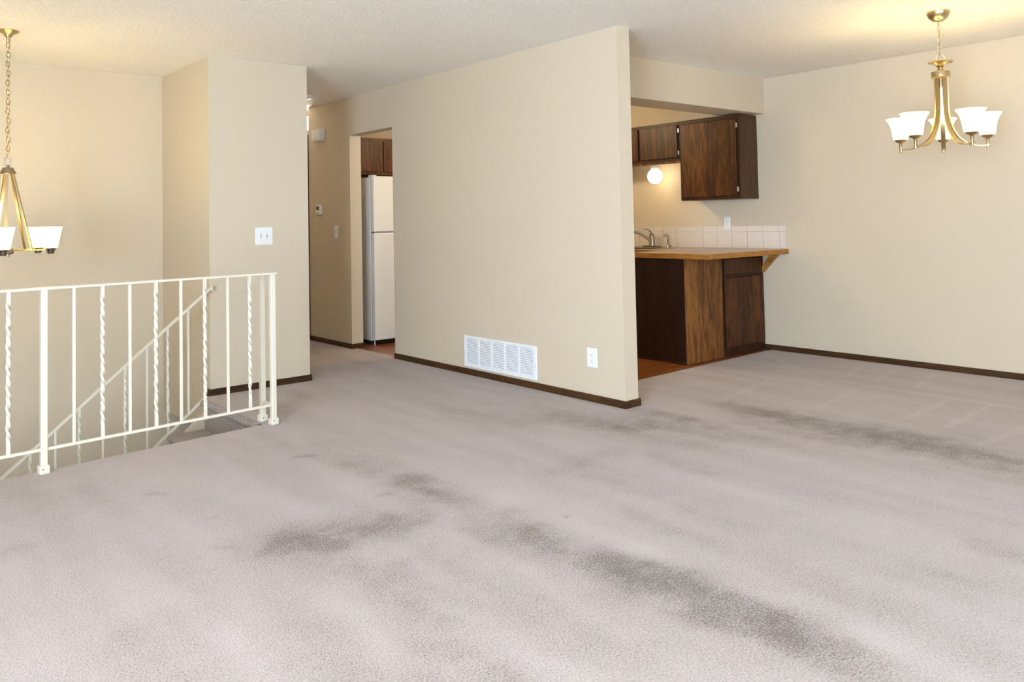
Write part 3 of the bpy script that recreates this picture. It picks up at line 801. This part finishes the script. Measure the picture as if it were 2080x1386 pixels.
# peninsula base
PX, PY0, PY1 = 5.315, 4.120, 4.70
bc = thing('base_cabinet', 'dark oak peninsula base cabinet with drawer and door facing the dining carpet', 'cabinet', (PX, PY0, 0))
W_ = XR - PX - 0.002
SP = 0.488                                  # where the plain oak panel ends
MB().box(0.018, W_, 0.020, PY1 - PY0, 0.0, 0.862).build('body', M['dark_panel'], bc)
MB().box(0.0, SP, 0.0, 0.020, 0.0, 0.862).build('oak_end_panel', M['oak_panel'], bc, bevel=0.0015)
w = MB(); w.box(SP, SP + 0.045, 0.004, 0.020, 0.0, 0.862); w.box(W_ - 0.05, W_, 0.004, 0.020, 0.0, 0.862)
w.box(SP + 0.045, W_ - 0.05, 0.004, 0.020, 0.0, 0.085); w.box(SP + 0.045, W_ - 0.05, 0.004, 0.020, 0.665, 0.700); w.box(SP + 0.045, W_ - 0.05, 0.004, 0.020, 0.825, 0.862)
w.build('face_frame', cfr, bc, bevel=0.001)
MB().box(SP + 0.030, W_ - 0.030, -0.016, 0.003, 0.702, 0.832).build('drawer', M['cabinet'], bc, bevel=0.003)
MB().box(SP + 0.030, W_ - 0.030, -0.016, 0.003, 0.075, 0.672).build('door', M['cabinet'], bc, bevel=0.003)
MB().box(0.0, 0.0185, 0.020, PY1 - PY0, 0.0, 0.862).build('dark_end_panel', M['dark_panel'], bc, bevel=0.001)
MB().box(-0.004, 0.0, 0.02, PY1 - PY0, 0.0, 0.014).build('shoe_moulding', cfr, bc)

# sink run along the right wall
sb = thing('sink_base_cabinet', 'dark base cabinet under the sink along the right wall', 'cabinet', (5.84, PY1 + 0.005, 0))
MB().box(0, XR - 5.842, 0, 2.2, 0.10, 0.862).build('body', M['dark_panel'], sb)
MB().box(0.06, XR - 5.842, 0, 2.2, 0.0, 0.10).build('toe_kick', M['dark'], sb)
for k in range(4):
    d_ = MB().box(-0.018, -0.001, 0.05 + k * 0.54, 0.55 + k * 0.54, 0.14, 0.66).build('door', cab, sb, bevel=0.003)
    MB().box(-0.018, -0.001, 0.05 + k * 0.54, 0.55 + k * 0.54, 0.69, 0.83).build('drawer', cab, sb, bevel=0.003)

# countertop: L of tan laminate with golden oak edge band
ZC0, ZC1 = 0.863, 0.902
CX0, CY0 = 5.290, 3.862
ct = thing('countertop', 'tan laminate kitchen countertop with golden oak edge', 'countertop', (CX0, CY0, ZC0))
hz_ = ZC1 - ZC0
LX, LY = XR - CX0 - 0.001, 4.73 - CY0
MB().box(0.018, LX, 0.018, LY - 0.018, 0, hz_).box(5.80 - CX0 + 0.018, LX, LY - 0.018, 6.9 - CY0, 0, hz_).build('laminate_top', M['laminate'], ct)
MB().box(0.0, LX, 0.0, 0.018, -0.002, hz_ + 0.0005).build('edge_band', M['oak_edge'], ct, bevel=0.002)
MB().box(0.0, 0.018, 0.018, LY, -0.002, hz_ + 0.0005).build('edge_band', M['oak_edge_y'], ct, bevel=0.002)
MB().box(0.018, 5.80 - CX0 + 0.018, LY - 0.018, LY, -0.002, hz_ + 0.0005).build('edge_band', M['oak_edge'], ct, bevel=0.002)
MB().box(5.80 - CX0, 5.80 - CX0 + 0.018, LY, 6.9 - CY0, -0.002, hz_ + 0.0005).build('edge_band', M['oak_edge_y'], ct, bevel=0.002)
# bracket under the overhang
bk = thing('counter_bracket', 'diagonal golden oak bracket under the counter overhang at the right wall', 'bracket', (XR - 0.002, 0, 0))
MB().prism([(4.108, 0.690), (4.108, 0.745), (4.020, 0.861), (3.940, 0.861)], 'x', -0.045, 0).build('brace', M['oak_edge_y'], bk, bevel=0.0015)

# backsplash of white tiles
bs = thing('backsplash', 'white tiled backsplash strip behind the sink and counter', 'backsplash', (XR - 0.0005, 3.884, ZC1))
ZB = 0.209
MB().box(-0.004, 0, 0.0, 3.0, 0.0, ZB).build('grout_bed', M['grout'], bs)
ty = [0.058, 0.224, 0.388, 0.552, 0.718, 0.883, 1.040, 1.203, 1.366, 1.529, 1.692, 1.855, 2.018]
def tile_mesh(wd, ht): return MB().box(-0.010, -0.003, 0.0010, wd - 0.0010, 0.0010, ht - 0.0010).mesh('tile', M['tile'], bevel=0.0022, seg=2)
tA, tB = tile_mesh(0.163, 0.154), tile_mesh(0.163, 0.054)
tC, tD = tile_mesh(0.056, 0.154), tile_mesh(0.056, 0.054)
o = link('tile', tC, bs); o.location = (0, 0.001, 0.0)
o = link('tile', tD, bs); o.location = (0, 0.001, 0.1545)
for y in ty:
    o = link('tile', tA, bs); o.location = (0, y, 0.0)
    o = link('tile', tB, bs); o.location = (0, y, 0.1545)

# sink with faucet and sprayer
sk = thing('kitchen_sink', 'stainless sink set into the counter below the globe lamp', 'sink', (6.10, 5.38, ZC1))
def rr(hx, hy_, r, n=6):
    pts = []
    for cx_, cy_, a0 in ((hx - r, hy_ - r, 0), (-hx + r, hy_ - r, 90), (-hx + r, -hy_ + r, 180), (hx - r, -hy_ + r, 270)):
        for k in range(n + 1):
            a = math.radians(a0 + 90 * k / n); pts.append((cx_ + r * math.cos(a), cy_ + r * math.sin(a)))
    return pts
o1, o2, o3, o4 = rr(0.275, 0.42, 0.05), rr(0.265, 0.41, 0.045), rr(0.20, 0.36, 0.05), rr(0.17, 0.33, 0.05)
vs, fs = [], []
for ring, z in ((o1, 0.001), (o1, 0.004), (o2, 0.007), (o3, 0.004), (o4, -0.0)):
    vs += [(p[0] - (0.03 if ring in (o3, o4) else 0), p[1], z) for p in ring]
nn = len(o1)
for i in range(4):
    for k in range(nn): fs.append((i * nn + k, i * nn + (k + 1) % nn, (i + 1) * nn + (k + 1) % nn, (i + 1) * nn + k))
MB().add(vs, fs).build('rim', M['steel'], sk, smooth=True)
MB().add([(p[0] - 0.03, p[1], 0.0015) for p in o4], [tuple(range(nn))]).build('basin_shade_sheet', M['dark'], sk)  # flat near-black sheet, shade of the bowl painted without depth
fc = thing('faucet', 'brushed metal single lever kitchen faucet with angled spout', 'faucet', (6.345, 5.335, ZC1 + 0.006))
n_ = M['nickel']
MB().add([(0.035 * math.cos(a) , 0.125 * math.sin(a), z) for z in (0.0, 0.014) for a in [2 * math.pi * k / 28 for k in range(28)]],
         [tuple(range(28))[::-1], tuple(range(28, 56))] + [(k, (k + 1) % 28, 28 + (k + 1) % 28, 28 + k) for k in range(28)]).build('deck_plate', n_, fc, bevel=0.004)
MB().lathe([(0.030, 0.012), (0.028, 0.05), (0.027, 0.10), (0.026, 0.115), (0.018, 0.135), (0.004, 0.140)], 20).build('body', n_, fc, smooth=True)
MB().tube([(-0.01, 0.0, 0.045), (-0.035, 0.025, 0.085), (-0.065, 0.060, 0.120), (-0.095, 0.095, 0.145), (-0.120, 0.122, 0.155), (-0.135, 0.138, 0.150), (-0.140, 0.144, 0.132)], 0.0125, 12).build('spout', n_, fc, smooth=True)
MB().sweep([(0.0, 0.0, 0.120), (-0.004, 0.006, 0.150), (-0.016, 0.024, 0.172), (-0.034, 0.052, 0.184), (-0.048, 0.075, 0.186)], [(-0.012, -0.005), (0.012, -0.005), (0.012, 0.005), (-0.012, 0.005)], scale=[1.5, 1.4, 1.1, 0.8, 0.6]).build('lever', n_, fc, smooth=True)
sp = thing('side_sprayer', 'small brushed metal side sprayer next to the faucet', 'sprayer', (6.345, 5.120, ZC1 + 0.006))
MB().lathe([(0.028, 0.0), (0.026, 0.006), (0.018, 0.016), (0.017, 0.022)], 18).build('base', n_, sp, smooth=True)
MB().tube([(0, 0, 0.015), (0, 0, 0.06), (0, 0, 0.095), (-0.006, 0.008, 0.112), (-0.020, 0.022, 0.122), (-0.036, 0.038, 0.118)], 0.0135, 12, scale=[0.9, 1.0, 1.05, 1.1, 1.1, 0.95]).build('spray_head', n_, sp, smooth=True)

# refrigerator seen through the doorway
we = M['white_enamel']
rf = thing('refrigerator', 'white top freezer refrigerator seen through the kitchen doorway', 'refrigerator', (4.105, 7.0, 0))
MB().box(0.0, 0.74, 0.075, 0.70, 0.035, 1.668).build('body', M['white_enamel'], rf, bevel=0.004)
fd = MB().box(0.0, 0.74, 0.0, 0.062, 1.120, 1.676).build('freezer_door', we, rf, bevel=0.008, seg=2)
ld = MB().box(0.0, 0.74, 0.0, 0.062, 0.045, 1.108).build('fridge_door', we, rf, bevel=0.008, seg=2)
MB().box(0.006, 0.73, 0.060, 0.077, 1.125, 1.670).build('gasket', M['grey_plastic'], fd)
MB().box(0.006, 0.73, 0.060, 0.077, 0.05, 1.104).build('gasket', M['grey_plastic'], ld)
MB().box(0.69, 0.715, -0.035, 0.0, 1.14, 1.40).build('handle', we, fd, bevel=0.006)
MB().box(0.69, 0.715, -0.035, 0.0, 0.72, 1.09).build('handle', we, ld, bevel=0.006)
MB().box(0.004, 0.055, 0.004, 0.07, 1.108, 1.120).build('centre_hinge', M['chrome'], rf)
MB().box(0.0, 0.05, 0.02, 0.11, 1.668, 1.688).build('top_hinge_cover', we, rf, bevel=0.004)
MB().box(0.0, 0.74, 0.10, 0.69, 0.004, 0.035).build('kick_grille', M['dark'], rf)
for x in (0.02, 0.70):
    MB().lathe([(0.018, 0.0), (0.018, 0.008), (0.007, 0.010), (0.007, 0.045)], 14, (x, 0.05, 0)).build('foot', M['chrome'], rf, smooth=True)

# cabinet above the refrigerator
fcb = thing('upper_cabinet', 'dark oak wall cabinet above the white refrigerator', 'cabinet', (3.96, 7.36, 1.712))
MB().box(0, 1.0, 0.016, YKIT - 7.361, 0, 0.388).build('body', cfr, fcb)
w = MB(); w.box(0, 1.0, 0, 0.018, 0, 0.035); w.box(0, 1.0, 0, 0.018, 0.353, 0.388); w.box(0, 0.03, 0, 0.018, 0.035, 0.353); w.box(0.43, 0.49, 0, 0.018, 0.035, 0.353); w.box(0.96, 1.0, 0, 0.018, 0.035, 0.353)
w.build('face_frame', cab, fcb, bevel=0.001)
MB().box(0.02, 0.448, -0.018, -0.001, 0.030, 0.358).build('door', cab, fcb, bevel=0.003)
MB().box(0.478, 0.97, -0.018, -0.001, 0.030, 0.358).build('door', cab, fcb, bevel=0.003)
# kitchen ceiling lamp added out of view to light the refrigerator
kl = thing('kitchen_fill_lamp', 'round ceiling lamp added out of view to light the kitchen behind the partition', 'lamp', (5.0, 5.9, 0))
MB().lathe([(0.02, 2.34), (0.10, 2.345), (0.14, 2.37), (0.15, 2.41), (0.14, 2.43)], 24).build('glass_bowl', M['shade_bell'], kl, smooth=True)
MB().lathe([(0.155, 2.425), (0.155, H)], 24).build('ceiling_ring', M['brass'], kl, smooth=True)
lamp('kitchen_fill_light', (0, 0, 2.30), 60.0, (1.0, 0.78, 0.48), 0.10, kl)
